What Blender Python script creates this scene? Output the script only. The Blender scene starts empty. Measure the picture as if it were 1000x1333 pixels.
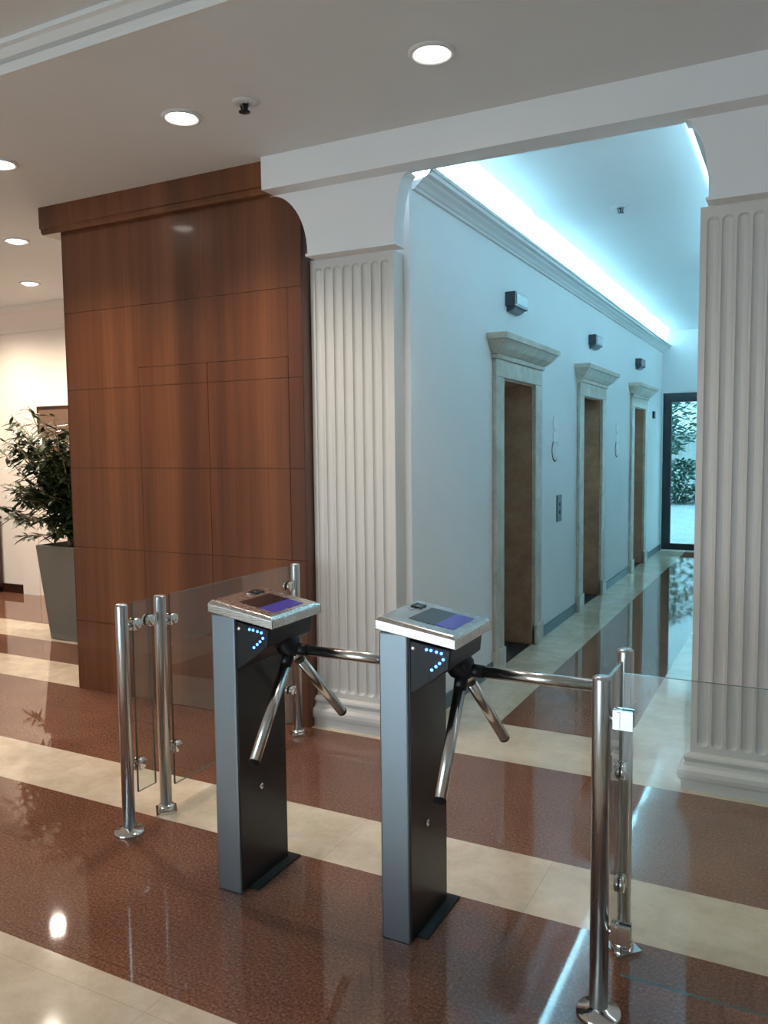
import bpy, bmesh, math, random
from mathutils import Vector, Matrix
random.seed(11)
SC = bpy.context.scene
COL = SC.collection

# ------------------------------------------------------------------ helpers
def lin(c):
    c = c / 255.0
    return c / 12.92 if c <= 0.04045 else ((c + 0.055) / 1.055) ** 2.4
def rgb(r, g, b): return (lin(r), lin(g), lin(b), 1.0)

class MB:
    """collects shapes in room coordinates; build() links them as ONE mesh object"""
    def __init__(self): self.bm = bmesh.new()
    def face(self, vs, smooth=False, mi=0):
        try:
            f = self.bm.faces.new(vs); f.smooth = smooth; f.material_index = mi; return f
        except ValueError:
            return None
    def v(self, p): return self.bm.verts.new(p)
    def box(self, x0, x1, y0, y1, z0, z1, mi=0):
        P = [self.v((x, y, z)) for z in (z0, z1) for y in (y0, y1) for x in (x0, x1)]
        for q in ((0, 2, 3, 1), (4, 5, 7, 6), (0, 1, 5, 4), (2, 6, 7, 3), (0, 4, 6, 2), (1, 3, 7, 5)):
            self.face([P[i] for i in q], mi=mi)
        return self
    def prism(self, poly, axis, a0, a1, smooth=False):
        def pt(u, w, a):
            return {'x': (a, u, w), 'y': (u, a, w), 'z': (u, w, a)}[axis]
        A = [self.v(pt(u, w, a0)) for u, w in poly]
        B = [self.v(pt(u, w, a1)) for u, w in poly]
        self.face(A); self.face(list(reversed(B)))
        n = len(poly)
        for i in range(n):
            self.face([A[i], B[i], B[(i + 1) % n], A[(i + 1) % n]], smooth)
        return self
    def tube(self, p, q, r, r2=None, seg=20, cap=True):
        p = Vector(p); q = Vector(q); d = (q - p).normalized()
        r2 = r if r2 is None else r2
        a = d.orthogonal().normalized(); b = d.cross(a)
        A = []; B = []
        for i in range(seg):
            t = 2 * math.pi * i / seg
            o = a * math.cos(t) + b * math.sin(t)
            A.append(self.v(p + o * r)); B.append(self.v(q + o * r2))
        for i in range(seg):
            j = (i + 1) % seg
            self.face([A[i], A[j], B[j], B[i]], True)
        if cap:
            self.face(list(reversed(A))); self.face(B)
        return self
    def lathe(self, c, prof, seg=28, axis=(0, 0, 1)):
        """prof: (radius, height) list along axis from point c; end radii 0 close the shape"""
        c = Vector(c); d = Vector(axis).normalized()
        a = d.orthogonal().normalized(); b = d.cross(a)
        rings = []
        for r, h in prof:
            if r < 1e-6: rings.append([self.v(c + d * h)])
            else:
                rings.append([self.v(c + d * h + (a * math.cos(2 * math.pi * i / seg) + b * math.sin(2 * math.pi * i / seg)) * r) for i in range(seg)])
        for A, B in zip(rings, rings[1:]):
            for i in range(seg):
                j = (i + 1) % seg
                if len(A) == 1 and len(B) == 1: continue
                if len(A) == 1: self.face([A[0], B[j], B[i]], True)
                elif len(B) == 1: self.face([A[i], A[j], B[0]], True)
                else: self.face([A[i], A[j], B[j], B[i]], True)
        if len(rings[0]) > 1: self.face(list(reversed(rings[0])))
        if len(rings[-1]) > 1: self.face(rings[-1])
        return self
    def stack(self, x0, x1, y0, y1, prof, grow=(1, 1, 1, 1)):
        """mitred moulding: rectangle rings grown by e at height z; grow = (x-, x+, y-, y+)"""
        R = []
        for e, z in prof:
            a, b, c, d = x0 - e * grow[0], x1 + e * grow[1], y0 - e * grow[2], y1 + e * grow[3]
            R.append([self.v(p) for p in ((a, c, z), (b, c, z), (b, d, z), (a, d, z))])
        self.face(list(reversed(R[0]))); self.face(R[-1])
        for A, B in zip(R, R[1:]):
            for i in range(4):
                self.face([A[i], A[(i + 1) % 4], B[(i + 1) % 4], B[i]])
        return self
    def build(self, name, mat, parent=None, bevel=0, seg=2, weld=True, fix=True):
        if weld: bmesh.ops.remove_doubles(self.bm, verts=self.bm.verts, dist=1e-6)
        if fix: bmesh.ops.recalc_face_normals(self.bm, faces=self.bm.faces)
        me = bpy.data.meshes.new(name)
        off = Vector((0, 0, 0))
        p = parent
        while p is not None:
            off += p.location; p = p.parent
        if parent is None and len(self.bm.verts):      # origin at the foot of a single-mesh thing
            lo = Vector([min(v.co[i] for v in self.bm.verts) for i in range(3)])
            hi = Vector([max(v.co[i] for v in self.bm.verts) for i in range(3)])
            off = Vector(((lo.x + hi.x) / 2, (lo.y + hi.y) / 2, lo.z))
        bmesh.ops.translate(self.bm, verts=self.bm.verts, vec=-off)
        self.bm.to_mesh(me); self.bm.free()
        mats = mat if isinstance(mat, (list, tuple)) else [mat]
        for m in mats: me.materials.append(m)
        o = bpy.data.objects.new(name, me); COL.objects.link(o)
        if parent is not None: o.parent = parent
        else: o.location = off
        if bevel:
            b = o.modifiers.new('bevel', 'BEVEL'); b.width = bevel; b.segments = seg
            b.limit_method = 'ANGLE'; b.angle_limit = math.radians(40)
        return o

def tag(o, label, cat, group=None, kind=None):
    o['label'] = label; o['category'] = cat
    if group: o['group'] = group
    if kind: o['kind'] = kind
    return o
def thing(name, loc, label, cat, group=None, kind=None):
    o = bpy.data.objects.new(name, None); COL.objects.link(o)
    o.location = loc; o.empty_display_size = 0.1
    return tag(o, label, cat, group, kind)
def copy_tree(o, parent=None):
    c = o.copy(); COL.objects.link(c)
    if parent is not None: c.parent = parent
    for ch in list(o.children):
        copy_tree(ch, c)
    return c

# ------------------------------------------------------------------ materials
def mat(name, col, rough=0.5, metal=0.0, spec=0.5, coat=0.0, emit=None, estr=0.0, aniso=0.0):
    m = bpy.data.materials.new(name); m.use_nodes = True
    b = m.node_tree.nodes['Principled BSDF']
    b.inputs['Base Color'].default_value = col
    b.inputs['Roughness'].default_value = rough
    b.inputs['Metallic'].default_value = metal
    b.inputs['Specular IOR Level'].default_value = spec
    b.inputs['Coat Weight'].default_value = coat
    b.inputs['Coat Roughness'].default_value = 0.08
    b.inputs['Anisotropic'].default_value = aniso
    if emit:
        b.inputs['Emission Color'].default_value = emit
        b.inputs['Emission Strength'].default_value = estr
    return m
class NT:
    def __init__(self, m): self.t = m.node_tree; self.b = m.node_tree.nodes['Principled BSDF']
    def n(self, ty, **kw):
        nd = self.t.nodes.new(ty)
        for k, v in kw.items():
            if k.startswith('i_'):
                key = k[2:]
                nd.inputs[int(key) if key.isdigit() else key.replace('_', ' ')].default_value = v
            else: setattr(nd, k, v)
        return nd
    def l(self, a, b): self.t.links.new(a, b)
    def obj(self, scale=(1, 1, 1)):
        g = self.n('ShaderNodeNewGeometry')
        mp = self.n('ShaderNodeMapping'); mp.inputs['Scale'].default_value = scale
        self.l(g.outputs['Position'], mp.inputs['Vector']); return mp.outputs['Vector']
    def ramp(self, src, stops):
        r = self.n('ShaderNodeValToRGB'); e = r.color_ramp.elements
        while len(e) < len(stops): e.new(0.5)
        for el, (p, c) in zip(e, stops): el.position = p; el.color = c
        self.l(src, r.inputs['Fac']); return r.outputs['Color']
    def mix(self, f, a, b, mode='MIX'):
        m = self.n('ShaderNodeMix', data_type='RGBA', blend_type=mode)
        if isinstance(f, float): m.inputs[0].default_value = f
        else: self.l(f, m.inputs[0])
        for s, k in ((a, 6), (b, 7)):
            if isinstance(s, tuple): m.inputs[k].default_value = s
            else: self.l(s, m.inputs[k])
        return m.outputs[2]

def plaster(name, col, rough=0.75):
    m = mat(name, col, rough, spec=0.3); t = NT(m)
    nz = t.n('ShaderNodeTexNoise', i_Scale=3.0, i_Detail=4.0)
    t.l(t.obj(), nz.inputs['Vector'])
    dk = (col[0] * .95, col[1] * .95, col[2] * .95, 1)
    t.l(t.mix(nz.outputs['Fac'], dk, col), t.b.inputs['Base Color'])
    n2 = t.n('ShaderNodeTexNoise', i_Scale=90.0, i_Detail=3.0); t.l(t.obj(), n2.inputs['Vector'])
    bp = t.n('ShaderNodeBump', i_Strength=0.03); t.l(n2.outputs['Fac'], bp.inputs['Height'])
    t.l(bp.outputs['Normal'], t.b.inputs['Normal'])
    return m
M = {}
M['wall'] = plaster('wall_paint', (.80, .80, .79, 1))
M['corridor_wall'] = plaster('corridor_paint', (.88, .89, .90, 1), .6)
M['ceiling'] = plaster('ceiling_paint', (.80, .815, .83, 1), .85)
M['corridor_ceiling'] = plaster('corridor_ceiling_paint', (.88, .89, .90, 1), .85)
M['gypsum'] = plaster('white_gypsum', (.86, .86, .87, 1), .6)
M['column'] = plaster('column_paint', (.69, .66, .63, 1), .5)
M['trim'] = plaster('trim_paint', (.80, .80, .80, 1), .5)
M['warm_lit_wall'] = plaster('warm_lit_white_paint', (.84, .73, .63, 1), .8)  # white walls with the warm lamplight tinted into the colour

def stone(name, c0, c1, c2, sc, rough, tile, joint, bump=0.0):
    m = mat(name, c1, rough, spec=0.55); t = NT(m); P = t.obj()
    v = t.n('ShaderNodeTexNoise', i_Scale=sc, i_Detail=8.0, i_Roughness=0.75); t.l(P, v.inputs['Vector'])
    base = t.ramp(v.outputs['Fac'], [(0.3, c0), (0.5, c1), (0.68, c2)])
    w = t.n('ShaderNodeTexNoise', i_Scale=2.2, i_Detail=5.0); t.l(P, w.inputs['Vector'])
    base = t.mix(t.ramp(w.outputs['Fac'], [(.35, (.82, .82, .82, 1)), (.65, (1, 1, 1, 1))]), (0, 0, 0, 1), base)
    br = t.n('ShaderNodeTexBrick', offset=0.0, i_Scale=1.0, i_Mortar_Size=0.0018, i_Mortar_Smooth=0.1)
    br.inputs['Brick Width'].default_value = tile[0]; br.inputs['Row Height'].default_value = tile[1]
    br.inputs['Color1'].default_value = (1, 1, 1, 1); br.inputs['Color2'].default_value = (.93, .93, .93, 1); br.inputs['Mortar'].default_value = joint
    t.l(P, br.inputs['Vector'])
    base = t.mix(1.0, base, br.outputs['Color'], 'MULTIPLY')
    t.l(base, t.b.inputs['Base Color'])
    return m
M['granite'] = stone('brown_granite', rgb(80, 49, 38), rgb(126, 84, 66), rgb(172, 128, 106), 105.0, 0.035, (.86, .43), (.7, .7, .7, 1))
M['marble'] = stone('beige_marble', rgb(206, 184, 160), rgb(226, 206, 182), rgb(238, 222, 202), 5.0, 0.08, (.80, .80), (.8, .78, .74, 1))
M['frame_stone'] = stone('door_frame_stone', rgb(172, 160, 144), rgb(200, 188, 172), rgb(216, 206, 192), 9.0, 0.35, (9, 9), (1, 1, 1, 1))
M['shaded_reveal_stone'] = stone('shaded_reveal_stone', rgb(138, 102, 78), rgb(160, 120, 94), rgb(174, 136, 108), 9.0, 0.25, (9, 9), (1, 1, 1, 1))  # beige stone of the doorways, its shade painted in as brown

def wood(name, dark, mid, light):
    m = mat(name, mid, 0.32, spec=0.5, coat=0.25); t = NT(m)
    P1 = t.obj((5.5, 0.4, 0.10)); n1 = t.n('ShaderNodeTexNoise', i_Scale=1.0, i_Detail=2.0); t.l(P1, n1.inputs['Vector'])
    P2 = t.obj((90, 6, 1.6)); n2 = t.n('ShaderNodeTexNoise', i_Scale=1.0, i_Detail=5.0, i_Roughness=.6); t.l(P2, n2.inputs['Vector'])
    a = t.ramp(n1.outputs['Fac'], [(.34, dark), (.5, mid), (.66, light)])
    b = t.ramp(n2.outputs['Fac'], [(.3, (.72, .72, .72, 1)), (.6, (1, 1, 1, 1))])
    t.l(t.mix(1.0, a, b, 'MULTIPLY'), t.b.inputs['Base Color'])
    return m
M['wood'] = wood('mahogany_veneer', rgb(88, 48, 28), rgb(108, 60, 34), rgb(126, 74, 43))
M['dark_gap'] = mat('dark_joint', rgb(58, 30, 18), 0.7)
M['dark_wood'] = wood('dark_brown_wood', rgb(40, 22, 16), rgb(58, 32, 22), rgb(70, 40, 28))

def brushed(name, col, rough, axis_scale):
    m = mat(name, col, rough, metal=1.0); t = NT(m)
    n = t.n('ShaderNodeTexNoise', i_Scale=1.0, i_Detail=3.0); t.l(t.obj(axis_scale), n.inputs['Vector'])
    mr = t.n('ShaderNodeMapRange', i_3=rough * .7, i_4=rough * 1.4); t.l(n.outputs['Fac'], mr.inputs[0])
    t.l(mr.outputs[0], t.b.inputs['Roughness'])
    return m
M['steel'] = brushed('brushed_steel', (.55, .56, .57, 1), .28, (220, 220, 3))
M['tinted_panel_steel'] = brushed('daylight_tinted_steel', (.27, .315, .35, 1), .36, (260, 260, 2))  # blue tint in the steel stands in for reflected daylight
M['chrome'] = mat('chrome', (.72, .71, .69, 1), .12, 1.0)
M['arm_steel'] = brushed('arm_steel', (.62, .60, .58, 1), .22, (60, 60, 60))
M['lid_steel'] = brushed('lid_steel', (.66, .64, .62, 1), .25, (8, 260, 260))
M['black'] = mat('black_paint', (.008, .008, .011, 1), .38, spec=.35)
M['side_black'] = mat('dark_side_panel', (.012, .011, .011, 1), .3, spec=.4)
M['rubber'] = mat('black_rubber', (.010, .010, .010, 1), .75, spec=.25)
M['led'] = mat('blue_led', (.1, .2, .9, 1), .4, emit=(.035, .14, 1, 1), estr=9.0)
M['screen'] = mat('dark_glass_screen', (.02, .015, .018, 1), .08, spec=.6)
M['screen_blue'] = mat('blue_lit_screen', (.02, .02, .08, 1), .15, emit=(.10, .09, .62, 1), estr=.2)
M['lift_metal'] = brushed('lift_door_metal', (.20, .18, .15, 1), .35, (260, 260, 2))
M['panel_metal'] = mat('call_panel_grey', rgb(96, 114, 122), .4, .3)
M['frame_black'] = mat('black_door_frame', (.010, .012, .015, 1), .6, spec=.25)
M['pot'] = mat('grey_planter', rgb(112, 105, 92), .55)
M['soil'] = mat('soil', rgb(46, 34, 26), .9)
M['bark'] = mat('pale_bark', rgb(132, 112, 84), .8)
M['sign_white'] = mat('white_sign', (.93, .94, .93, 1), .4)
M['sign_edge'] = mat('grey_sign_edge', rgb(84, 92, 96), .5)
M['lamp'] = mat('lit_lamp', (1, 1, 1, 1), .4, emit=(1, .95, .86, 1), estr=9.0)
M['ring'] = mat('white_ring', (.72, .72, .72, 1), .35)
M['smoked'] = mat('indicator_grey', rgb(54, 66, 74), .3)
M['paving'] = stone('pale_paving', rgb(190, 194, 192), rgb(206, 208, 204), rgb(222, 222, 216), 12.0, .7, (.6, .6), (.75, .75, .75, 1))
M['shrub'] = mat('shrub_leaf', rgb(52, 88, 76), .5)
M['tree'] = mat('tree_leaf', rgb(84, 122, 104), .5)
M['far_wall'] = plaster('far_white_wall', (.82, .80, .78, 1))
def leafmat(name, a, b):
    m = mat(name, a, .38, spec=.5); t = NT(m)
    n = t.n('ShaderNodeTexNoise', i_Scale=9.0, i_Detail=2.0); t.l(t.obj(), n.inputs['Vector'])
    t.l(t.ramp(n.outputs['Fac'], [(.4, a), (.62, b)]), t.b.inputs['Base Color']); return m
M['leaf'] = leafmat('ficus_leaf', rgb(30, 40, 22), rgb(70, 82, 46))

def glassmat(name, tint, refl=1.0):
    m = bpy.data.materials.new(name); m.use_nodes = True
    nt = m.node_tree; nt.nodes.clear()
    out = nt.nodes.new('ShaderNodeOutputMaterial'); mx = nt.nodes.new('ShaderNodeMixShader')
    tr = nt.nodes.new('ShaderNodeBsdfTransparent'); gl = nt.nodes.new('ShaderNodeBsdfGlossy')
    lw = nt.nodes.new('ShaderNodeLayerWeight'); pw = nt.nodes.new('ShaderNodeMath'); pw.operation = 'POWER'; pw.inputs[1].default_value = 5.0
    mu = nt.nodes.new('ShaderNodeMath'); mu.operation = 'MULTIPLY_ADD'; mu.inputs[1].default_value = .95 * refl; mu.inputs[2].default_value = .045 * refl
    tr.inputs['Color'].default_value = tint; gl.inputs['Roughness'].default_value = 0.0
    L = nt.links.new
    L(lw.outputs['Facing'], pw.inputs[0]); L(pw.outputs[0], mu.inputs[0]); L(mu.outputs[0], mx.inputs[0]); L(tr.outputs[0], mx.inputs[1]); L(gl.outputs[0], mx.inputs[2]); L(mx.outputs[0], out.inputs[0])
    return m
M['glass'] = glassmat('clear_glass', (.93, .965, .955, 1), 1.7)
M['glass_edge'] = mat('green_glass_edge', (.10, .15, .14, 1), .15, spec=.6)
M['tinted_glass'] = glassmat('tinted_glass', (.32, .46, .48, 1), 1.0)
M['window_glass'] = glassmat('window_glass', (.95, .97, .97, 1), 1.0)

# ------------------------------------------------------------------ room dimensions (metres)
CZ = 3.12          # lobby ceiling
XL = -1.88         # lift wall of the corridor
XR = -0.37         # other wall of the corridor
YE = 12.7          # end of the corridor
ZC = 3.26          # corridor ceiling

# ---- floor
f = MB()
def fr(x0, x1, y0, y1, k): f.box(x0, x1, y0, y1, -0.06, 0.0, k)
B, G = 1, 0
fr(-11, 3.5, -6.65, 1.68, B)
fr(-11, 3.5, 1.68, 2.54, G)
fr(-11, 3.5, 2.54, 2.92, B)
fr(-11, 3.5, 2.92, 3.78, G)
fr(-11, -2.49, 3.78, 4.18, B); fr(-11, -2.49, 4.18, 4.63, G); fr(-11, -2.49, 4.63, 5.08, B); fr(-11, -2.49, 5.08, 6.3, G)
fr(-2.49, 3.5, 3.78, 4.30, B)
fr(-2.49, -1.50, 4.30, YE, B); fr(-1.50, -0.79, 4.30, YE, G); fr(-0.79, -0.2, 4.30, YE, B)
o = f.build('floor', [M['granite'], M['marble']], weld=False); tag(o, 'polished floor of brown granite and beige marble bands', 'floor', kind='structure')

# ---- ceilings
c = MB()
c.box(-11, -2.6, 2.40, 6.3, CZ, 3.3); c.box(-2.6, 3.5, 2.40, 3.70, CZ, 3.3)
o = c.build('ceiling', M['ceiling'], weld=False); tag(o, 'grey white lobby ceiling with recessed lights', 'ceiling', kind='structure')
c = MB(); c.box(-11, 3.5, -6.65, 2.40, 3.215, 3.3)
o = c.build('ceiling.001', M['ceiling'], weld=False); tag(o, 'raised bluish ceiling field beyond the stepped moulding at upper left', 'ceiling', kind='structure')
c = MB(); c.box(-2.0, -0.3, 3.80, YE, ZC, ZC + .08)
o = c.build('ceiling.002', M['corridor_ceiling']); tag(o, 'bright bluish ceiling of the lift corridor', 'ceiling', kind='structure')
# stepped moulding at the edge of the ceiling
c = MB()
c.prism([(2.40, CZ), (2.365, CZ), (2.362, 3.130), (2.350, 3.150), (2.366, 3.154), (2.366, 3.160), (2.340, 3.165), (2.318, 3.190), (2.300, 3.196), (2.300, 3.215), (2.40, 3.215)], 'x', -11, 3.5)
o = c.build('trim_1', M['trim']); tag(o, 'stepped white ceiling moulding across the upper left corner', 'moulding', kind='structure')

# ---- lobby walls
def wall(name, label, boxes, m):
    w = MB()
    for b in boxes: w.box(*b)
    o = w.build(name, m, weld=False); return tag(o, label, 'wall', kind='structure')
wall('wall_back', 'warm lit white back wall behind the plant', [(-11, -4.2, 6.1, 6.3, 0, CZ)], M['warm_lit_wall'])
wall('wall_left', 'white left wall of the lobby', [(-11.15, -11, -6.65, 6.3, 0, 3.3)], M['warm_lit_wall'])
wall('wall_right', 'white right wall of the lobby', [(3.5, 3.65, -6.65, 4.2, 0, 3.3)], M['wall'])
wall('wall_inner', 'wall mass behind the wood panelling', [(-4.2, -2.62, 3.925, 6.1, 0, CZ)], M['warm_lit_wall'])
wall('wall_side', 'white wall to the right of the right column', [(0.11, 3.5, 3.97, 4.17, 0, CZ)], M['wall'])
# glazed entrance front behind the viewer
wx = [(-6.5, -4.0), (-3.8, -1.2)]
bs = [(-11, -6.5, -6.65, -6.5, 0, 3.3), (-6.5, 3.5, -6.65, -6.5, 2.95, 3.3), (-4.0, -3.8, -6.65, -6.5, 0, 2.95), (-1.2, 3.5, -6.65, -6.5, 0, 2.95)]
wall('wall_front', 'glazed front wall of the lobby', bs, M['wall'])
for i, (a, b) in enumerate(wx):
    r = thing('window_%d' % (i + 1), ((a + b) / 2, -6.58, 0), 'tall glazed bay of the lobby front', 'window', kind='structure', group='glazed bays of the lobby front')
    w = MB(); w.box(a, a + .06, -6.62, -6.54, 0, 2.95); w.box(b - .06, b, -6.62, -6.54, 0, 2.95); w.box(a + .06, b - .06, -6.62, -6.54, 2.89, 2.95); w.box(a + .06, b - .06, -6.62, -6.54, 0, .08)
    w.build('window_frame', M['frame_black'], r, weld=False)
    w = MB(); w.box(a + .06, b - .06, -6.585, -6.575, .08, 2.89); w.build('pane', M['window_glass'], r)

# back wall baseboard, pilaster strip and cornice
w = MB(); w.box(-11, -7.66, 6.078, 6.1, 0, .10)
o = w.build('baseboard_back', M['dark_wood']); tag(o, 'dark baseboard at the foot of the back wall', 'baseboard', kind='structure')
w = MB(); w.box(-7.66, -7.40, 6.075, 6.1, 0, .98)
o = w.build('trim_2', M['warm_lit_wall']); tag(o, 'pale projecting wall strip behind the plant', 'wall strip', kind='structure')
w = MB(); w.prism([(6.1, 2.86), (6.075, 2.86), (6.07, 2.90), (6.03, 2.97), (5.99, 3.04), (5.97, 3.05), (5.97, CZ), (6.1, CZ)], 'x', -11, -4.2)
o = w.build('trim_3', M['warm_lit_wall']); tag(o, 'white cornice along the top of the back wall', 'cornice', kind='structure')

# ---- wood panelled wall with a flush double door
WX0, WX1, WY = -4.25, -2.432, 3.77
rows = [0.0, .46, .95, 1.466, 1.966, 2.455, CZ - .17]
gp = .0013
w = MB()
w.box(WX0 + .004, WX1 - .004, WY + .016, 3.92, 0, CZ, 1)
def panel(mb, x0, x1, z0, z1, g0=1, g1=1): mb.box(x0 + gp * g0, x1 - gp * g1, WY, WY + .016, z0 + gp, z1 - gp, 0)
for z0, z1 in zip(rows, rows[1:]):
    if z0 >= 2.4: panel(w, WX0, WX1, z0, z1)
    else:
        t_ = z0 > 1.9; panel(w, WX0, -3.63, z0, z1, 1, 0 if t_ else 1); panel(w, -2.53, WX1, z0, z1, 1, 1)
panel(w, -3.63, -2.53, 2.08, 2.455, 0, 0)
w.box(WX1 - .004, WX1, WY, 3.92, 0, CZ, 0); w.box(WX0, WX0 + .004, WY, 3.92, 0, CZ, 0)
w.box(WX0, WX1, WY, WY + .016, CZ - .17, CZ, 0)
o = w.build('wall_panelled', [M['wood'], M['dark_gap']], weld=False); tag(o, 'tall reddish brown wood panelled wall left of the white pilaster', 'wall', kind='structure')
for i, (x0, x1, side) in enumerate(((-3.63, -3.095, 'left'), (-3.095, -2.53, 'right'))):
    w = MB()
    for z0, z1 in zip([0.004, .46, .95, 1.466, 1.966], [.46, .95, 1.466, 1.966, 2.08]):
        w.box(x0 + gp * 1.6, x1 - gp * 1.6, WY - .001, WY + .0155, z0 + gp, z1 - gp)
    o = w.build('door_%d' % (i + 1), M['wood'], weld=False); tag(o, side + ' leaf of the flush double door in the wood panelling', 'door', kind='structure')
w = MB()
w.prism([(WY, 2.955), (3.725, 2.955), (3.712, 2.968), (3.712, 2.985), (3.70, 2.99), (3.70, CZ), (WY, CZ)], 'x', -4.365, -2.603)
w.box(-4.365, WX0, WY, 3.92, 2.955, CZ)
o = w.build('trim_4', M['wood'], weld=False); tag(o, 'brown wood cornice along the top of the panelling', 'cornice', kind='structure')

# ---- white beam over the corridor mouth
w = MB()
w.box(-2.6, 3.5, 3.65, 3.80, 2.95, CZ); w.box(-2.0, -.30, 3.70, 3.80, CZ, ZC + .08)
o = w.build('trim_5', M['gypsum'], weld=False); tag(o, 'long white beam under the ceiling across both fluted columns', 'beam', kind='structure')

# ---- fluted columns
def fluted(mb, x0, x1, y, yb, z0, z1, n, margin, zf0, zf1):
    pitch = (x1 - x0 - 2 * margin) / n; hw = pitch * .41; dep = .017
    offs = [-1, -.92, -.75, -.45, 0, .45, .75, .92, 1]
    xs = [(x0, None)]
    for k in range(n):
        cx = x0 + margin + pitch * (k + .5)
        for q in offs: xs.append((cx + q * hw, q))
    xs.append((x1, None))
    ends = [0, .08, .25, .55, 1.0]
    zs = [z0] + [zf0 + hw * e for e in ends] + [zf1 - hw * e for e in reversed(ends)] + [z1]
    def depth(q, z):
        if q is None: return 0
        dz = max(0, (zf0 + hw - z) / hw, (z - (zf1 - hw)) / hw)
        return dep * math.sqrt(max(0, 1 - q * q - dz * dz))
    Gd = [[mb.v((x, y + depth(q, z), z)) for x, q in xs] for z in zs]
    for a, b in zip(Gd, Gd[1:]):
        for i in range(len(xs) - 1): mb.face([a[i], a[i + 1], b[i + 1], b[i]])
    bk = [[mb.v((x, yb, z)) for x in (x0, x1)] for z in (z0, z1)]
    mb.face([bk[0][1], bk[0][0], bk[1][0], bk[1][1]])
    mb.face([bk[0][0]] + [g[0] for g in Gd] + [bk[1][0]]); mb.face([g[-1] for g in reversed(Gd)] + [bk[0][1], bk[1][1]])
    mb.face(list(reversed(Gd[0])) + [bk[0][0], bk[0][1]]); mb.face(Gd[-1] + [bk[1][1], bk[1][0]])
def arc(cx, cz, rx, rz, a0, a1, n=14):
    return [(cx + rx * math.cos(math.radians(a0 + (a1 - a0) * i / n)), cz + rz * math.sin(math.radians(a0 + (a1 - a0) * i / n))) for i in range(n + 1)]
CY = 3.85
def column(x0, x1, n, yb, lx, rx, label):
    r = thing('fluted_column', ((x0 + x1) / 2, 3.95, 0), label, 'column')
    m = MB(); fluted(m, x0, x1, CY, yb, .17, 2.60, n, .022, .20, 2.555); m.build('shaft', M['column'], r)
    m = MB()
    m.stack(x0, x1, CY, yb, [(.034, 0), (.034, .045), (.040, .05), (.048, .06), (.051, .078), (.048, .098), (.038, .108), (.026, .112), (.02, .13), (.024, .142), (.028, .15), (.024, .16), (.014, .165), (.006, .17)], (1, 1, 1, 0))
    m.build('base', M['column'], r)
    # capital: flat block flaring out in quarter arcs to the beam
    fl0, fl1 = x0 + .04, x1 + .048
    ymax = CY + .02
    poly = arc(fl0 - lx, 2.615, lx, .335, 90, 0) + arc(fl1 + rx, 2.615, rx, .335, 180, 90)
    m = MB(); m.prism(poly, 'y', 3.762, ymax)
    m.build('capital', M['gypsum'], r)
    m = MB(); m.box(fl0 - .010, fl1 + .010, 3.752, ymax, 2.600, 2.615); m.build('astragal', M['gypsum'], r, bevel=.004)
    return r
column(-2.428, -1.918, 8, 3.968, .24, .085, 'white fluted column between the wood panelling and the lift corridor')
column(-0.421, 0.11, 8, 3.968, .10, .20, 'white fluted column at the right edge behind the glass panel')

# ---- lift corridor
DO = [(5.43, 6.18), (7.76, 8.56), (10.38, 11.14)]
HT = 2.05
bs = [(-2.62, -2.11, 3.97, 4.17, 0, ZC), (-2.11, XL, 3.97, DO[0][0], 0, ZC)]
for (a, b), nx in zip(DO, [DO[1][0], DO[2][0], YE]):
    bs.append((-2.11, XL, a, b, HT, ZC)); bs.append((-2.11, XL, b, nx, 0, ZC))
wall('wall_corridor', 'bluish white corridor wall with three lift doorways', bs, M['corridor_wall'])
wall('wall_corridor_right', 'corridor wall opposite the lifts', [(XR, XR + .15, 3.97, YE, 0, ZC)], M['corridor_wall'])
wall('wall_end', 'end wall of the corridor around the black framed glass door', [(-2.11, -1.86, YE, YE + .15, 0, ZC), (-1.86, XR + .15, YE, YE + .15, 2.345, ZC)], M['corridor_wall'])
def cove(s):
    # profile of the light cove seen from below; s = +1 lift wall, -1 opposite wall
    base = XL if s > 0 else XR
    prof = [(0, 2.94), (.018, 2.94), (.022, 2.952), (.034, 2.958), (.048, 2.972), (.072, 2.985), (.085, 3.0), (.10, 3.006), (.104, 3.02), (.12, 3.024), (.12, 3.045), (.108, 3.045), (.108, 3.0), (.02, 2.985), (0, 2.985)]
    m = MB(); m.prism([(base + s * e, z) for e, z in prof], 'y', 4.0, YE); return m
o = cove(1).build('trim_6', M['trim']); tag(o, 'white light cove moulding above the lift doorways', 'cornice', kind='structure')
o = cove(-1).build('trim_7', M['trim']); tag(o, 'white light cove moulding on the wall opposite the lifts', 'cornice', kind='structure')
w = MB()
for a, b in ((4.0, DO[0][0] - .19), (DO[0][1] + .22, DO[1][0] - .19), (DO[1][1] + .22, DO[2][0] - .19), (DO[2][1] + .22, YE)):
    w.box(XL, XL + .014, a, b, 0, .085)
o = w.build('baseboard_corridor', M['panel_metal'], weld=False); tag(o, 'grey baseboard along the lift wall', 'baseboard', kind='structure')

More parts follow.
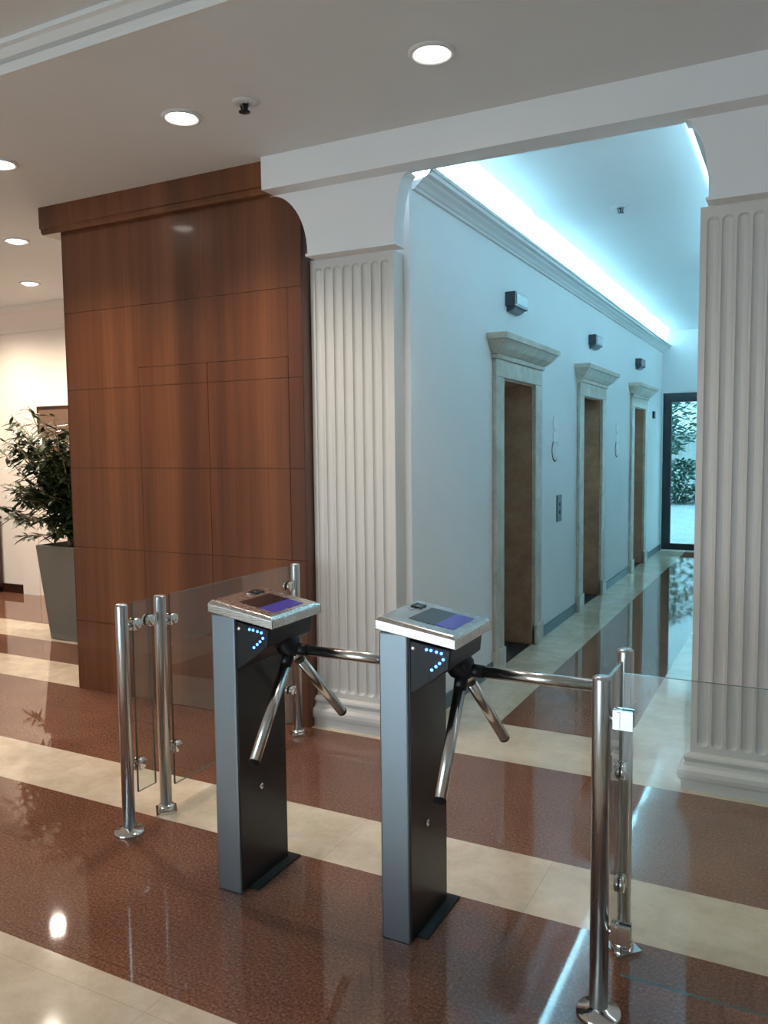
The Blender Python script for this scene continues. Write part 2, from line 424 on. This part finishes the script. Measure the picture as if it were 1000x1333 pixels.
names = ['nearest lift doorway with a tall stone surround and flared stone head', 'middle lift doorway between the nearest and the farthest stone surrounds', 'farthest lift doorway beside the black framed glass door']
for i, (a, b) in enumerate(DO):
    r = thing('door_%d' % (i + 3), (XL, (a + b) / 2, 0), names[i], 'lift doorway', kind='structure')
    m = MB(); m.box(XL, XL + .03, a - .17, a, 0, HT); m.box(XL, XL + .03, b, b + .17, 0, HT); m.box(XL, XL + .03, a - .17, b + .17, HT, 2.17)
    m.box(XL, XL + .045, a - .185, a + .0, 0, .16); m.box(XL, XL + .045, b, b + .185, 0, .16)
    m.build('surround', M['frame_stone'], r, weld=False, bevel=.006)
    m = MB(); m.stack(XL, XL + .03, a - .17, b + .17, [(.0, 2.17), (.012, 2.172), (.016, 2.19), (.012, 2.20), (.03, 2.21), (.06, 2.235), (.085, 2.265), (.098, 2.285), (.112, 2.288), (.116, 2.325), (.10, 2.33)], (0, 1, 1, 1))
    m.build('cornice', M['frame_stone'], r)
    m = MB(); m.box(-2.105, XL, b - .012, b, 0, HT); m.box(-2.105, XL, a, a + .012, 0, HT); m.box(-2.105, XL, a + .012, b - .012, HT - .012, HT)
    m.build('reveal', M['shaded_reveal_stone'], r, weld=False)
    mid = (a + b) / 2
    for y0, y1 in ((a, mid - .002), (mid + .002, b)):
        m = MB(); m.box(-2.135, -2.112, y0, y1, .006, HT + .02); m.build('door_leaf', M['lift_metal'], r)
    m = MB(); m.box(-2.11, XL, a, b, 0, .006); m.build('sill', M['black'], r)

# floor indicators above the lift doors
for i, (y0, y1, lab) in enumerate(((5.52, 5.82, 'black floor indicator box above the nearest lift doorway'), (8.02, 8.32, 'black floor indicator box above the middle lift doorway'), (10.5, 10.8, 'black floor indicator box above the farthest lift doorway'))):
    r = thing('floor_indicator', (XL, (y0 + y1) / 2, 2.555), lab, 'floor indicator', group='indicators above the lifts')
    m = MB(); m.box(XL, XL + .075, y0, y1, 2.555, 2.655); m.build('housing', M['black'], r, bevel=.006)
    m = MB(); m.box(XL + .0752, XL + .079, y0 + .03, y1 - .03, 2.572, 2.64); m.build('display', M['smoked'], r)
    m = MB(); m.prism(arc(XL + .0, 2.554, .06, .03, 180, 360, 10)[5:] + [(XL, 2.554)], 'y', y0 + .04, y1 - .04); m.build('lower_lens', M['smoked'], r)
# notices and call panels
def notice(y, lab):
    r = thing('wall_notice', (XL, y, 1.46), lab, 'notice', group='notices between the lift doorways')
    m = MB(); m.lathe((XL, y, 1.77), [(.065, 0), (.065, .006), (.05, .008), (0, .008)], axis=(1, 0, 0)); m.build('round_plate', M['sign_white'], r)
    m = MB(); m.box(XL, XL + .006, y - .06, y + .06, 1.61, 1.69); m.build('plate', M['sign_white'], r)
    m = MB(); m.lathe((XL, y, 1.535), [(.08, 0), (.08, .006), (.0, .006)], axis=(1, 0, 0)); d = m.build('disc', M['sign_white'], r)
    m = MB(); m.lathe((XL, y, 1.535), [(.094, 0), (.094, .003), (0, .003)], axis=(1, 0, 0)); m.build('rim', M['sign_edge'], d)
notice(6.83, 'white round and square wall notices between the nearest and middle lift doorways')
notice(9.43, 'white wall notices between the middle and farthest lift doorways')
r = thing('call_panel', (XL, 6.96, .92), 'grey metal lift call panel below the nearer notices', 'call panel')
m = MB(); m.box(XL - .002, XL + .012, 6.89, 7.03, .92, 1.15); m.build('plate', M['panel_metal'], r, bevel=.003)
for z in (1.0, 1.07):
    m = MB(); m.lathe((XL + .012, 6.96, z), [(.016, 0), (.016, .004), (.0, .005)], axis=(1, 0, 0)); m.build('button', M['black'], r)
w = MB(); w.box(XL, XL + .03, 11.86, 11.95, 1.95, 2.05)
o = w.build('wall_sensor', M['black'], bevel=.004); tag(o, 'small black box high on the wall beside the glass door', 'sensor')

# glass door at the end of the corridor
r = thing('door_6', (-1.14, YE + .05, 0), 'black framed glass door at the far end of the corridor', 'glass door', kind='structure')
m = MB()
m.box(-1.858, -1.74, YE + .0, YE + .09, 0, 2.34); m.box(XR - .11, XR, YE + .0, YE + .09, 0, 2.34); m.box(-1.74, XR - .11, YE, YE + .09, 2.21, 2.34); m.box(-1.74, XR - .11, YE, YE + .09, 0, .10)
m.build('door_frame', M['frame_black'], r, weld=False)
m = MB(); m.box(-1.74, XR - .11, YE + .04, YE + .05, .10, 2.21); m.build('pane', M['tinted_glass'], r)
w = MB(); w.box(-1.86, XR, YE - .05, YE, 0, .012); o = w.build('trim_8', M['sign_white']); tag(o, 'pale threshold strip in front of the glass door', 'threshold', kind='structure')

# outside beyond the glass door
w = MB(); w.box(-25, 25, YE + .15, 45, -.12, -.02)
o = w.build('ground', M['paving']); tag(o, 'pale paving outside the glass door', 'paving', kind='structure')
w = MB(); w.box(-25, 25, -30, -6.65, -.12, -.02)
o = w.build('ground.001', M['paving']); tag(o, 'pale paving in front of the building', 'paving', kind='structure')
def leaf(bm, p, d, ln, wd):
    d = d.normalized(); s = d.cross(Vector((random.uniform(-.4, .4), random.uniform(-.4, .4), 1))).normalized(); u = s.cross(d) * -1
    k = [p, p + d * ln * .35 + s * wd * .5 + u * wd * .12, p + d * ln * .7 + s * wd * .38 + u * wd * .1, p + d * ln - Vector((0, 0, ln * .10)), p + d * ln * .7 - s * wd * .38 + u * wd * .1, p + d * ln * .35 - s * wd * .5 + u * wd * .12, p + d * ln * .5]
    V = [bm.verts.new(q) for q in k]
    for q in ((0, 1, 6), (1, 2, 6), (2, 3, 6), (3, 4, 6), (4, 5, 6), (5, 0, 6)): bm.faces.new([V[i] for i in q])
def bush(x, y, rx, h, lab, zb=-.02, m='shrub', n=1400, trunk=0.0, ls=.16):
    r = thing('tree' if trunk else 'shrub', (x, y, zb), lab, 'tree' if trunk else 'shrub')
    mb = MB()
    for k in range(6):
        a = random.uniform(0, 6.28); mb.tube((x, y, zb), (x + math.cos(a) * rx * .4, y + math.sin(a) * rx * .4, zb + trunk + (h - trunk) * .6), .02 + trunk * .03, .01, 8)
    mb.build('stem', M['bark'], r)
    mb = MB()
    for k in range(n):
        t = random.random(); a = random.uniform(0, 6.28); rr = rx * math.sqrt(random.random()) * (.55 + .6 * math.sin(t * 3.0))
        p = Vector((x + math.cos(a) * rr, y + math.sin(a) * rr, zb + trunk * .8 + .05 + (h - trunk * .8) * t * .95))
        leaf(mb.bm, p, Vector((math.cos(a), math.sin(a), random.uniform(-.5, .8))), ls, ls * .5)
    mb.build('foliage', M[m], r, weld=False, fix=False)
bush(-3.0, 23.5, .85, 1.2, 'dark green shrub outside, seen through the glass door')
bush(-5.3, 23.2, .7, 1.05, 'smaller dark green shrub outside, left of the one seen through the glass door')
bush(-4.3, 26.8, 1.5, 4.2, 'pale green tree outside in front of the white boundary wall', m='tree', n=2200, trunk=1.6, ls=.24)
w = MB(); w.box(-25, 25, 29.0, 29.3, -.02, 2.0)
o = w.build('wall_outside', M['far_wall']); tag(o, 'white boundary wall outside beyond the shrubs', 'wall', kind='structure')

# ---- turnstiles
def turnstile(X0, Y0, Y1):
    r = thing('turnstile', (X0 + .05, (Y0 + Y1) / 2, 0), '', 'turnstile', 'tripod turnstiles')
    XB = X0 + .105
    m = MB(); m.box(X0, XB - .004, Y0, Y1, .0, 1.0); body = m.build('pedestal', M['tinted_panel_steel'], r, bevel=.006)
    m = MB(); m.box(XB - .004, XB, Y0 + .006, Y1 - .006, .01, .99); sp = m.build('side_panel', M['side_black'], r); sp['label'] = 'black side panel'
    m = MB(); m.lathe((XB, (Y0 + Y1) / 2 - .02, .35), [(.011, 0), (.011, .004), (.007, .005), (0, .005)], axis=(1, 0, 0)); m.build('lock', M['chrome'], sp)
    m = MB(); m.box(X0 + .01, XB + .035, Y0 + .05, Y1 + .03, 0, .008); m.build('base_plate', M['rubber'], r, bevel=.002)
    # sloping lid with bevelled rim
    zl, zr = 1.008, .968; xr = X0 + .262
    ya, yb = Y0 - .005, Y1 + .015
    th = .041
    def zt(x): return zl + th + (zr - zl) * (x - X0 + .01) / (xr - X0 + .01)
    m = MB()
    x0 = X0 - .01
    lo = [(x0, zl), (xr, zr)]
    P = []
    for e, dz in ((0, 0), (0, th * .72), (.012, th)):
        P.append([m.v((x0 + e, ya + e, zl + dz)), m.v((xr - e, ya + e, zr + dz)), m.v((xr - e, yb - e, zr + dz)), m.v((x0 + e, yb - e, zl + dz))])
    m.face(list(reversed(P[0]))); m.face(P[2])
    for A, C in zip(P, P[1:]):
        for i in range(4): m.face([A[i], A[(i + 1) % 4], C[(i + 1) % 4], C[i]])
    lid = m.build('lid', M['lid_steel'], r, bevel=.003)
    def inlay(name, mt, xa, xb, y0, y1, lift=.0012):
        q = MB(); V = []
        for dz in (-.002, lift):
            V.append([q.v((xa, y0, zt(xa) + dz)), q.v((xb, y0, zt(xb) + dz)), q.v((xb, y1, zt(xb) + dz)), q.v((xa, y1, zt(xa) + dz))])
        q.face(list(reversed(V[0]))); q.face(V[1])
        for i in range(4): q.face([V[0][i], V[0][(i + 1) % 4], V[1][(i + 1) % 4], V[1][i]])
        return q.build(name, mt, lid)
    inlay('screen', M['screen'], X0 + .075, X0 + .164, Y0 + .06, Y1 - .05)
    inlay('lit_screen', M['screen_blue'], X0 + .1645, X0 + .226, Y0 + .065, Y1 - .055)
    inlay('card_reader', M['black'], X0 + .02, X0 + .055, Y1 - .10, Y1 - .05, .006)
    for yy in (Y0 + .17, Y0 + .205):
        q = MB(); q.lathe((X0 + .035, yy, zt(X0 + .035) - .001), [(.008, 0), (.008, .006), (0, .007)]); q.build('stud', M['chrome'], lid)
    # head housing under the lid
    hx = X0 + .235
    poly = [(XB + .001, .99), (XB + .001, .81), (X0 + .20, .872), (X0 + .235, .905), (X0 + .246, .966)]
    poly = [(XB + .0005, .982), (XB + .0005, .81), (X0 + .19, .868), (X0 + .236, .905), (X0 + .242, .964)]
    m = MB(); m.prism(poly, 'y', Y0 + .004, Y1 - .02); hd = m.build('head_housing', M['black'], r, bevel=.004)
    L = [(.163, .963), (.178, .962), (.196, .959), (.212, .956), (.218, .938), (.206, .925), (.194, .914), (.180, .902)]
    for lx, lz in L:
        q = MB(); q.lathe((X0 + lx, Y0 + .0045, lz - .004), [(.0045, 0), (.0045, .0025), (.0025, .004), (0, .0045)], seg=12, axis=(0, -1, 0)); q.build('indicator_light', M['led'], hd)
    q = MB(); q.lathe((X0 + .118, Y0 + .0045, .958), [(.008, 0), (.008, .003), (.004, .005), (0, .005)], seg=16, axis=(0, -1, 0)); q.build('screw', M['chrome'], hd)
    # rotor with three arms
    hc = Vector((X0 + .210, (Y0 + Y1) / 2 + .03, .864))
    AL = math.radians(51); ax = Vector((math.cos(AL), 0, -math.sin(AL)))
    m = MB(); m.lathe(hc - ax * .05, [(.04, 0), (.046, .008), (.046, .05), (.040, .06), (.040, .075), (.028, .086), (0, .088)], axis=ax)
    rot = m.build('rotor', M['black'], r)
    q = MB(); q.lathe(hc + ax * .038, [(.022, 0), (.022, .006), (.014, .010), (0, .011)], axis=ax); q.build('rotor_cap', M['chrome'], rot)
    ca, sa = math.cos(AL), math.sin(AL)
    for d in ((1, 0, 0), (ca * ca - .5 * sa * sa, -.866 * sa, -1.5 * sa * ca), (ca * ca - .5 * sa * sa, .866 * sa, -1.5 * sa * ca)):
        d = Vector(d).normalized(); st = hc + ax * .005
        m = MB(); m.tube(st + d * .02, st + d * .07, .023, .0205, 20); m.build('arm_socket', M['black'], rot)
        m = MB(); m.tube(st + d * .07, st + d * .425, .0185, None, 24); arm = m.build('arm', M['arm_steel'], r)
        m = MB(); m.lathe(st + d * .425, [(.0187, -.004), (.0190, .002), (.016, .007), (0, .008)], seg=24, axis=d); m.build('end_cap', M['rubber'], arm)
    # glass clip studs on the left flank
    for z in (.955, .33):
        m = MB(); m.lathe((X0, Y0 + .10, z), [(.012, 0), (.012, .018), (.02, .02), (.02, .03), (.016, .034), (0, .034)], seg=18, axis=(-1, 0, 0)); m.build('side_knob', M['chrome'], r)
    return r
t1 = turnstile(-1.163, 2.205, 2.50)
t1['label'] = 'steel tripod turnstile in the centre, its level arm reaching the right post'
t2 = copy_tree(t1); t2.location.x -= .662
t2['label'] = 'steel tripod turnstile on the left, its level arm pointing at the other turnstile'

# ---- posts and glass barriers
def post(x, y, lab, square=False, clamps=(), plates=False):
    r = thing('barrier_post', (x, y, 0), lab, 'post', 'steel barrier posts')
    m = MB(); m.lathe((x, y, .0), [(.0255, .0), (.0255, .945), (.024, .952), (.018, .956), (0, .957)], seg=32); m.build('tube', M['steel'], r)
    m = MB()
    if square:
        q = [(x + .062 * math.cos(math.radians(a)), y + .062 * math.sin(math.radians(a))) for a in (0, 90, 180, 270)]
        m.prism(q, 'z', 0, .012); m.lathe((x, y, .012), [(.036, 0), (.034, .018), (.027, .024), (0, .024)])
    else:
        m.lathe((x, y, 0), [(.062, 0), (.062, .006), (.058, .014), (.035, .018), (.028, .026), (0, .026)], seg=36)
    m.build('flange', M['chrome'], r)
    for (dx, dy, z) in clamps:
        d = Vector((dx, dy, 0)); p = Vector((x, y, z))
        m = MB(); m.tube(p + d * .02, p + d * .045, .011, None, 14); 
        e = p + d * .07; s = Vector((-d.y, d.x, 0))
        for sg in (1, -1):
            if plates:
                q = e - d * .012 + s * sg * .011; m.box(q.x - .026 if abs(d.x) > .5 else q.x - .005, q.x + .026 if abs(d.x) > .5 else q.x + .005, q.y - .005 if abs(d.x) > .5 else q.y - .026, q.y + .005 if abs(d.x) > .5 else q.y + .026, z - .026, z + .026); continue
            m.lathe(e + s * sg * .0062, [(.026, 0), (.026, .010), (.021, .014), (0, .014)], seg=20, axis=s * sg)
        c0 = p + d * .047
        m.box(min(c0.x - abs(s.x) * .02, c0.x - abs(d.x) * .004), max(c0.x + abs(s.x) * .02, c0.x + abs(d.x) * .004), min(c0.y - abs(s.y) * .02, c0.y - abs(d.y) * .004), max(c0.y + abs(s.y) * .02, c0.y + abs(d.y) * .004), z - .022, z + .022)
        m.build('glass_clamp', M['chrome'], r, weld=False)
    return r
PX = -2.432
post(PX, 2.385, 'steel post nearest on the left glass barrier', False, [(0, 1, .86), (0, 1, .27)])
post(PX, 2.605, 'steel post on a diamond foot, second on the left glass barrier', True, [(0, 1, .84), (0, -1, .86), (0, 1, .27)])
post(PX, 3.65, 'steel post farthest back on the left glass barrier in front of the wood panelling', True, [(0, -1, .84), (0, -1, .27)])
RX = -.462
post(RX, 2.16, 'thick steel post at right foreground meeting the turnstile arm', False, [(1, 0, .845), (0, 1, .70), (1, 0, .25)], True)
post(RX, 2.485, 'steel post behind the right foreground post, seen through the glass', True, [(0, -1, .60), (0, -1, .25)])
post(1.20, 2.16, 'steel post at the outer end of the right glass barrier', False, [(-1, 0, .84), (-1, 0, .25)])
def glass(x0, x1, y0, y1, z0, z1, lab):
    m = MB(); m.box(x0, x1, y0, y1, z0, z1); 
    for fc in m.bm.faces:
        fc.material_index = 0 if fc.calc_area() > .7 * max(g.calc_area() for g in m.bm.faces) else 1
    o = m.build('glass_panel', [M['glass'], M['glass_edge']]); tag(o, lab, 'glass panel', 'glass barrier panels'); return o
glass(PX - .005, PX + .005, 2.442, 2.545, .15, .95, 'narrow glass panel between the two nearest left posts')
glass(PX - .005, PX + .005, 2.662, 3.592, .10, .95, 'long glass panel in front of the wood wall left of the turnstiles')
glass(RX + .057, 1.143, 2.155, 2.165, .13, .97, 'wide glass panel in the right foreground')
glass(RX - .005, RX + .005, 2.217, 2.427, .15, .93, 'narrow glass panel between the two right posts')

# ---- ceiling fittings
def downlight(x, y, lab, z=CZ, power=60):
    r = thing('ceiling_light', (x, y, z), lab, 'ceiling light', 'recessed lobby downlights')
    m = MB(); m.lathe((x, y, z), [(.062, 0), (.066, -.004), (.078, -.012), (.09, -.010), (.095, -.001), (.095, 0)], seg=36); m.build('trim_ring', M['ring'], r)
    m = MB(); m.lathe((x, y, z), [(.061, 0), (.061, -.006), (.052, -.016), (.03, -.024), (0, -.027)], seg=32); m.build('lamp', M['lamp'], r)
    L = bpy.data.lights.new('downlight', 'SPOT'); L.energy = power; L.color = (1, .87, .72); L.spot_size = math.radians(125 if power < 100 else 160); L.spot_blend = 1.0; L.shadow_soft_size = .055
    o = bpy.data.objects.new('downlight_beam', L); COL.objects.link(o); o.parent = r; o.location = (0, 0, -.09)
downlight(-1.336, 3.04, 'round recessed ceiling light nearest the corridor mouth', power=36)
downlight(-2.61, 3.044, 'round recessed ceiling light above the wood panelling, beside the sprinkler')
downlight(-3.87, 3.044, 'round recessed ceiling light half cut by the left edge of the picture')
downlight(-5.16, 4.17, 'round recessed ceiling light left of the wood cornice, the nearer of two', power=60)
downlight(-6.34, 5.245, 'round recessed ceiling light left of the wood cornice, the farther and lower of two', power=110)
downlight(-6.45, 4.17, 'added ceiling light out of view beyond the left edge, brightening the plant side', power=110)  # unseen downlight added to the grid to brighten the plant area
downlight(-7.6, 5.25, 'added ceiling light out of view at the far left, brightening the back wall', power=110)  # another unseen downlight, added to lift the back wall
def sprinkler(x, y, z, lab):
    r = thing('sprinkler', (x, y, z), lab, 'sprinkler', 'fire sprinklers')
    m = MB(); m.lathe((x, y, z), [(.055, 0), (.055, -.004), (.035, -.011), (0, -.011)], seg=24); m.build('escutcheon', M['ring'], r)
    m = MB(); m.tube((x, y, z - .011), (x, y, z - .04), .012, .007, 14); m.lathe((x, y, z - .04), [(.006, 0), (.026, -.003), (.026, -.006), (0, -.006)], seg=20)
    m.tube((x - .020, y, z - .011), (x - .012, y, z - .042), .004, None, 8); m.tube((x + .020, y, z - .011), (x + .012, y, z - .042), .004, None, 8)
    m.build('head', M['black'], r, weld=False)
sprinkler(-2.254, 3.05, CZ - .0008, 'dark fire sprinkler on the lobby ceiling')
sprinkler(-1.19, 6.0, ZC, 'dark fire sprinkler on the corridor ceiling')

# ---- left background: plant, picture, cabinet
r = thing('potted_plant', (-5.42, 4.86, 0), 'tall leafy green plant in a tapered grey planter left of the wood wall', 'plant')
px_, py_ = -5.42, 4.86
m = MB()
V = [[m.v((px_ + sx * h, py_ + sy * h, z)) for sx, sy in ((-1, -1), (1, -1), (1, 1), (-1, 1))] for h, z in ((.175, 0), (.24, .80), (.215, .80), (.205, .74))]
m.face(list(reversed(V[0]))); m.face(V[3])
for A, C in zip(V, V[1:]):
    for i in range(4): m.face([A[i], A[(i + 1) % 4], C[(i + 1) % 4], C[i]])
pot = m.build('planter', M['pot'], r, bevel=.008)
m = MB(); m.box(px_ - .202, px_ + .202, py_ - .202, py_ + .202, .741, .755); m.build('soil', M['soil'], r)
st = MB(); fo = MB()
for k in range(6):
    a = random.uniform(0, 6.28); b0 = Vector((px_ + .07 * math.cos(a), py_ + .07 * math.sin(a), .75))
    b1 = b0 + Vector((random.uniform(-.1, .12), random.uniform(-.12, .12), .45)); st.tube(b0, b1, .018, .014, 9)
    for q in range(16):
        t = random.random(); e0 = b0.lerp(b1, .25 + .75 * t)
        ang = random.uniform(0, 6.28); up = random.uniform(-.05, .80)
        e1 = e0 + Vector((math.cos(ang) * random.uniform(.25, .78), math.sin(ang) * random.uniform(.2, .5), up))
        st.tube(e0, e1, .007, .003, 6)
        for j in range(44):
            u = .15 + .85 * random.random(); p = e0.lerp(e1, u)
            an = random.uniform(0, 6.28)
            leaf(fo.bm, p, Vector((math.cos(an), math.sin(an), random.uniform(-.75, .5))), random.uniform(.11, .16), random.uniform(.030, .044))
st.build('trunk', M['bark'], r, weld=False); fo.build('foliage', M['leaf'], r, weld=False, fix=False)
r = thing('wall_picture', (-6.85, 6.1, 1.1), 'dark brown framed panel on the back wall behind the plant', 'picture')
m = MB(); m.box(-7.34, -6.2, 6.085, 6.1, 1.1, 2.06); m.build('frame', M['dark_wood'], r, bevel=.004)
m = MB(); m.box(-7.30, -6.24, 6.078, 6.085, 1.14, 2.02); m.build('panel', mat('picture_brown', rgb(104, 78, 60), .6), r)
r = thing('cabinet', (-8.6, 5.84, 0), 'dark wood cabinet at the left edge by the back wall', 'cabinet')
m = MB(); m.box(-9.2, -7.985, 5.62, 6.07, .06, .83); m.build('body', M['dark_wood'], r, bevel=.004)
m = MB(); m.box(-9.22, -7.965, 5.60, 6.075, .831, .862); m.build('top', M['dark_wood'], r, bevel=.004)
m = MB(); m.box(-9.17, -8.01, 5.65, 6.07, 0, .06); m.build('plinth', M['black'], r)
for x0, x1 in ((-9.18, -8.60), (-8.59, -8.0)):
    m = MB(); m.box(x0, x1, 5.602, 5.619, .075, .815); d = m.build('door', M['dark_wood'], r, bevel=.003)
    m = MB(); m.lathe((x1 - .06 if x0 < -9 else x0 + .06, 5.602, .52), [(.008, 0), (.008, .01), (.014, .016), (.0, .022)], seg=14, axis=(0, -1, 0)); m.build('knob', M['chrome'], d)

# ------------------------------------------------------------------ lights
def area(name, loc, rot, sx, sy, e, colr):
    L = bpy.data.lights.new(name, 'AREA'); L.shape = 'RECTANGLE'; L.size = sx; L.size_y = sy; L.energy = e; L.color = colr
    o = bpy.data.objects.new(name, L); COL.objects.link(o); o.location = loc; o.rotation_euler = rot; return o
COOL = (.37, .80, 1.0)
COVE = 116.0
for xx, sg in ((XL + .055, 1), (XR - .055, -1)):
    for a, b in ((4.05, 5.85), (6.1, 8.4), (8.5, 10.75), (11.0, 12.6)):
        area('cove_tube', (xx, (a + b) / 2, 3.008), (math.pi, -.8 if sg > 0 else .4, 0), .05, b - a, COVE * (b - a), COOL).data.spread = math.radians(115)

W = bpy.data.worlds.new('daylight'); SC.world = W; W.use_nodes = True
wn = W.node_tree; bg = wn.nodes['Background']
sky = wn.nodes.new('ShaderNodeTexSky'); sky.sky_type = 'HOSEK_WILKIE'; sky.turbidity = 4.0; sky.ground_albedo = .5
sky.sun_direction = Vector((.6, .5, .65)).normalized()
mixn = wn.nodes.new('ShaderNodeMix'); mixn.data_type = 'RGBA'; mixn.inputs[0].default_value = .75
mixn.inputs[7].default_value = (.72, .88, 1.0, 1)
wn.links.new(sky.outputs[0], mixn.inputs[6]); wn.links.new(mixn.outputs[2], bg.inputs['Color'])
bg.inputs['Strength'].default_value = 8.5
for a, b in wx:   # sampling portals in the glazed bays
    o = area('window_portal', ((a + b) / 2, -6.5, 1.5), (math.radians(90), 0, 0), b - a, 2.9, 1, (1, 1, 1)); o.data.cycles.is_portal = True

# ------------------------------------------------------------------ camera
cam = bpy.data.cameras.new('camera'); co = bpy.data.objects.new('camera', cam); COL.objects.link(co)
cam.sensor_fit = 'VERTICAL'; cam.sensor_height = 24.0; cam.lens = 1054.0 / 1333.0 * 24.0; cam.clip_start = .05
def nrm(v): return Vector(v).normalized()
v1 = nrm((1045 - 500, 578 - 666.5, 1054)); v2 = -nrm((-1550 - 500, 606 - 666.5, 1054))
xr_ = (v2 - v1 * v2.dot(v1)).normalized(); zr_ = xr_.cross(v1)
right = Vector((xr_.x, v1.x, zr_.x)); down = Vector((xr_.y, v1.y, zr_.y)); fwd = Vector((xr_.z, v1.z, zr_.z))
m3 = Matrix((right, -down, -fwd)).transposed()
co.matrix_world = Matrix.Translation((0, 0, 1.57)) @ m3.to_4x4()
SC.camera = co

vs = SC.view_settings
vs.view_transform = 'Standard'; vs.look = 'None'; vs.gamma = 1.0; vs.exposure = 0.56; vs.use_curve_mapping = False
SC.cycles.max_bounces = 10; SC.cycles.diffuse_bounces = 5; SC.cycles.glossy_bounces = 5; SC.cycles.transparent_max_bounces = 16
SC.cycles.sample_clamp_indirect = 6.0
SC.cycles.use_denoising = True
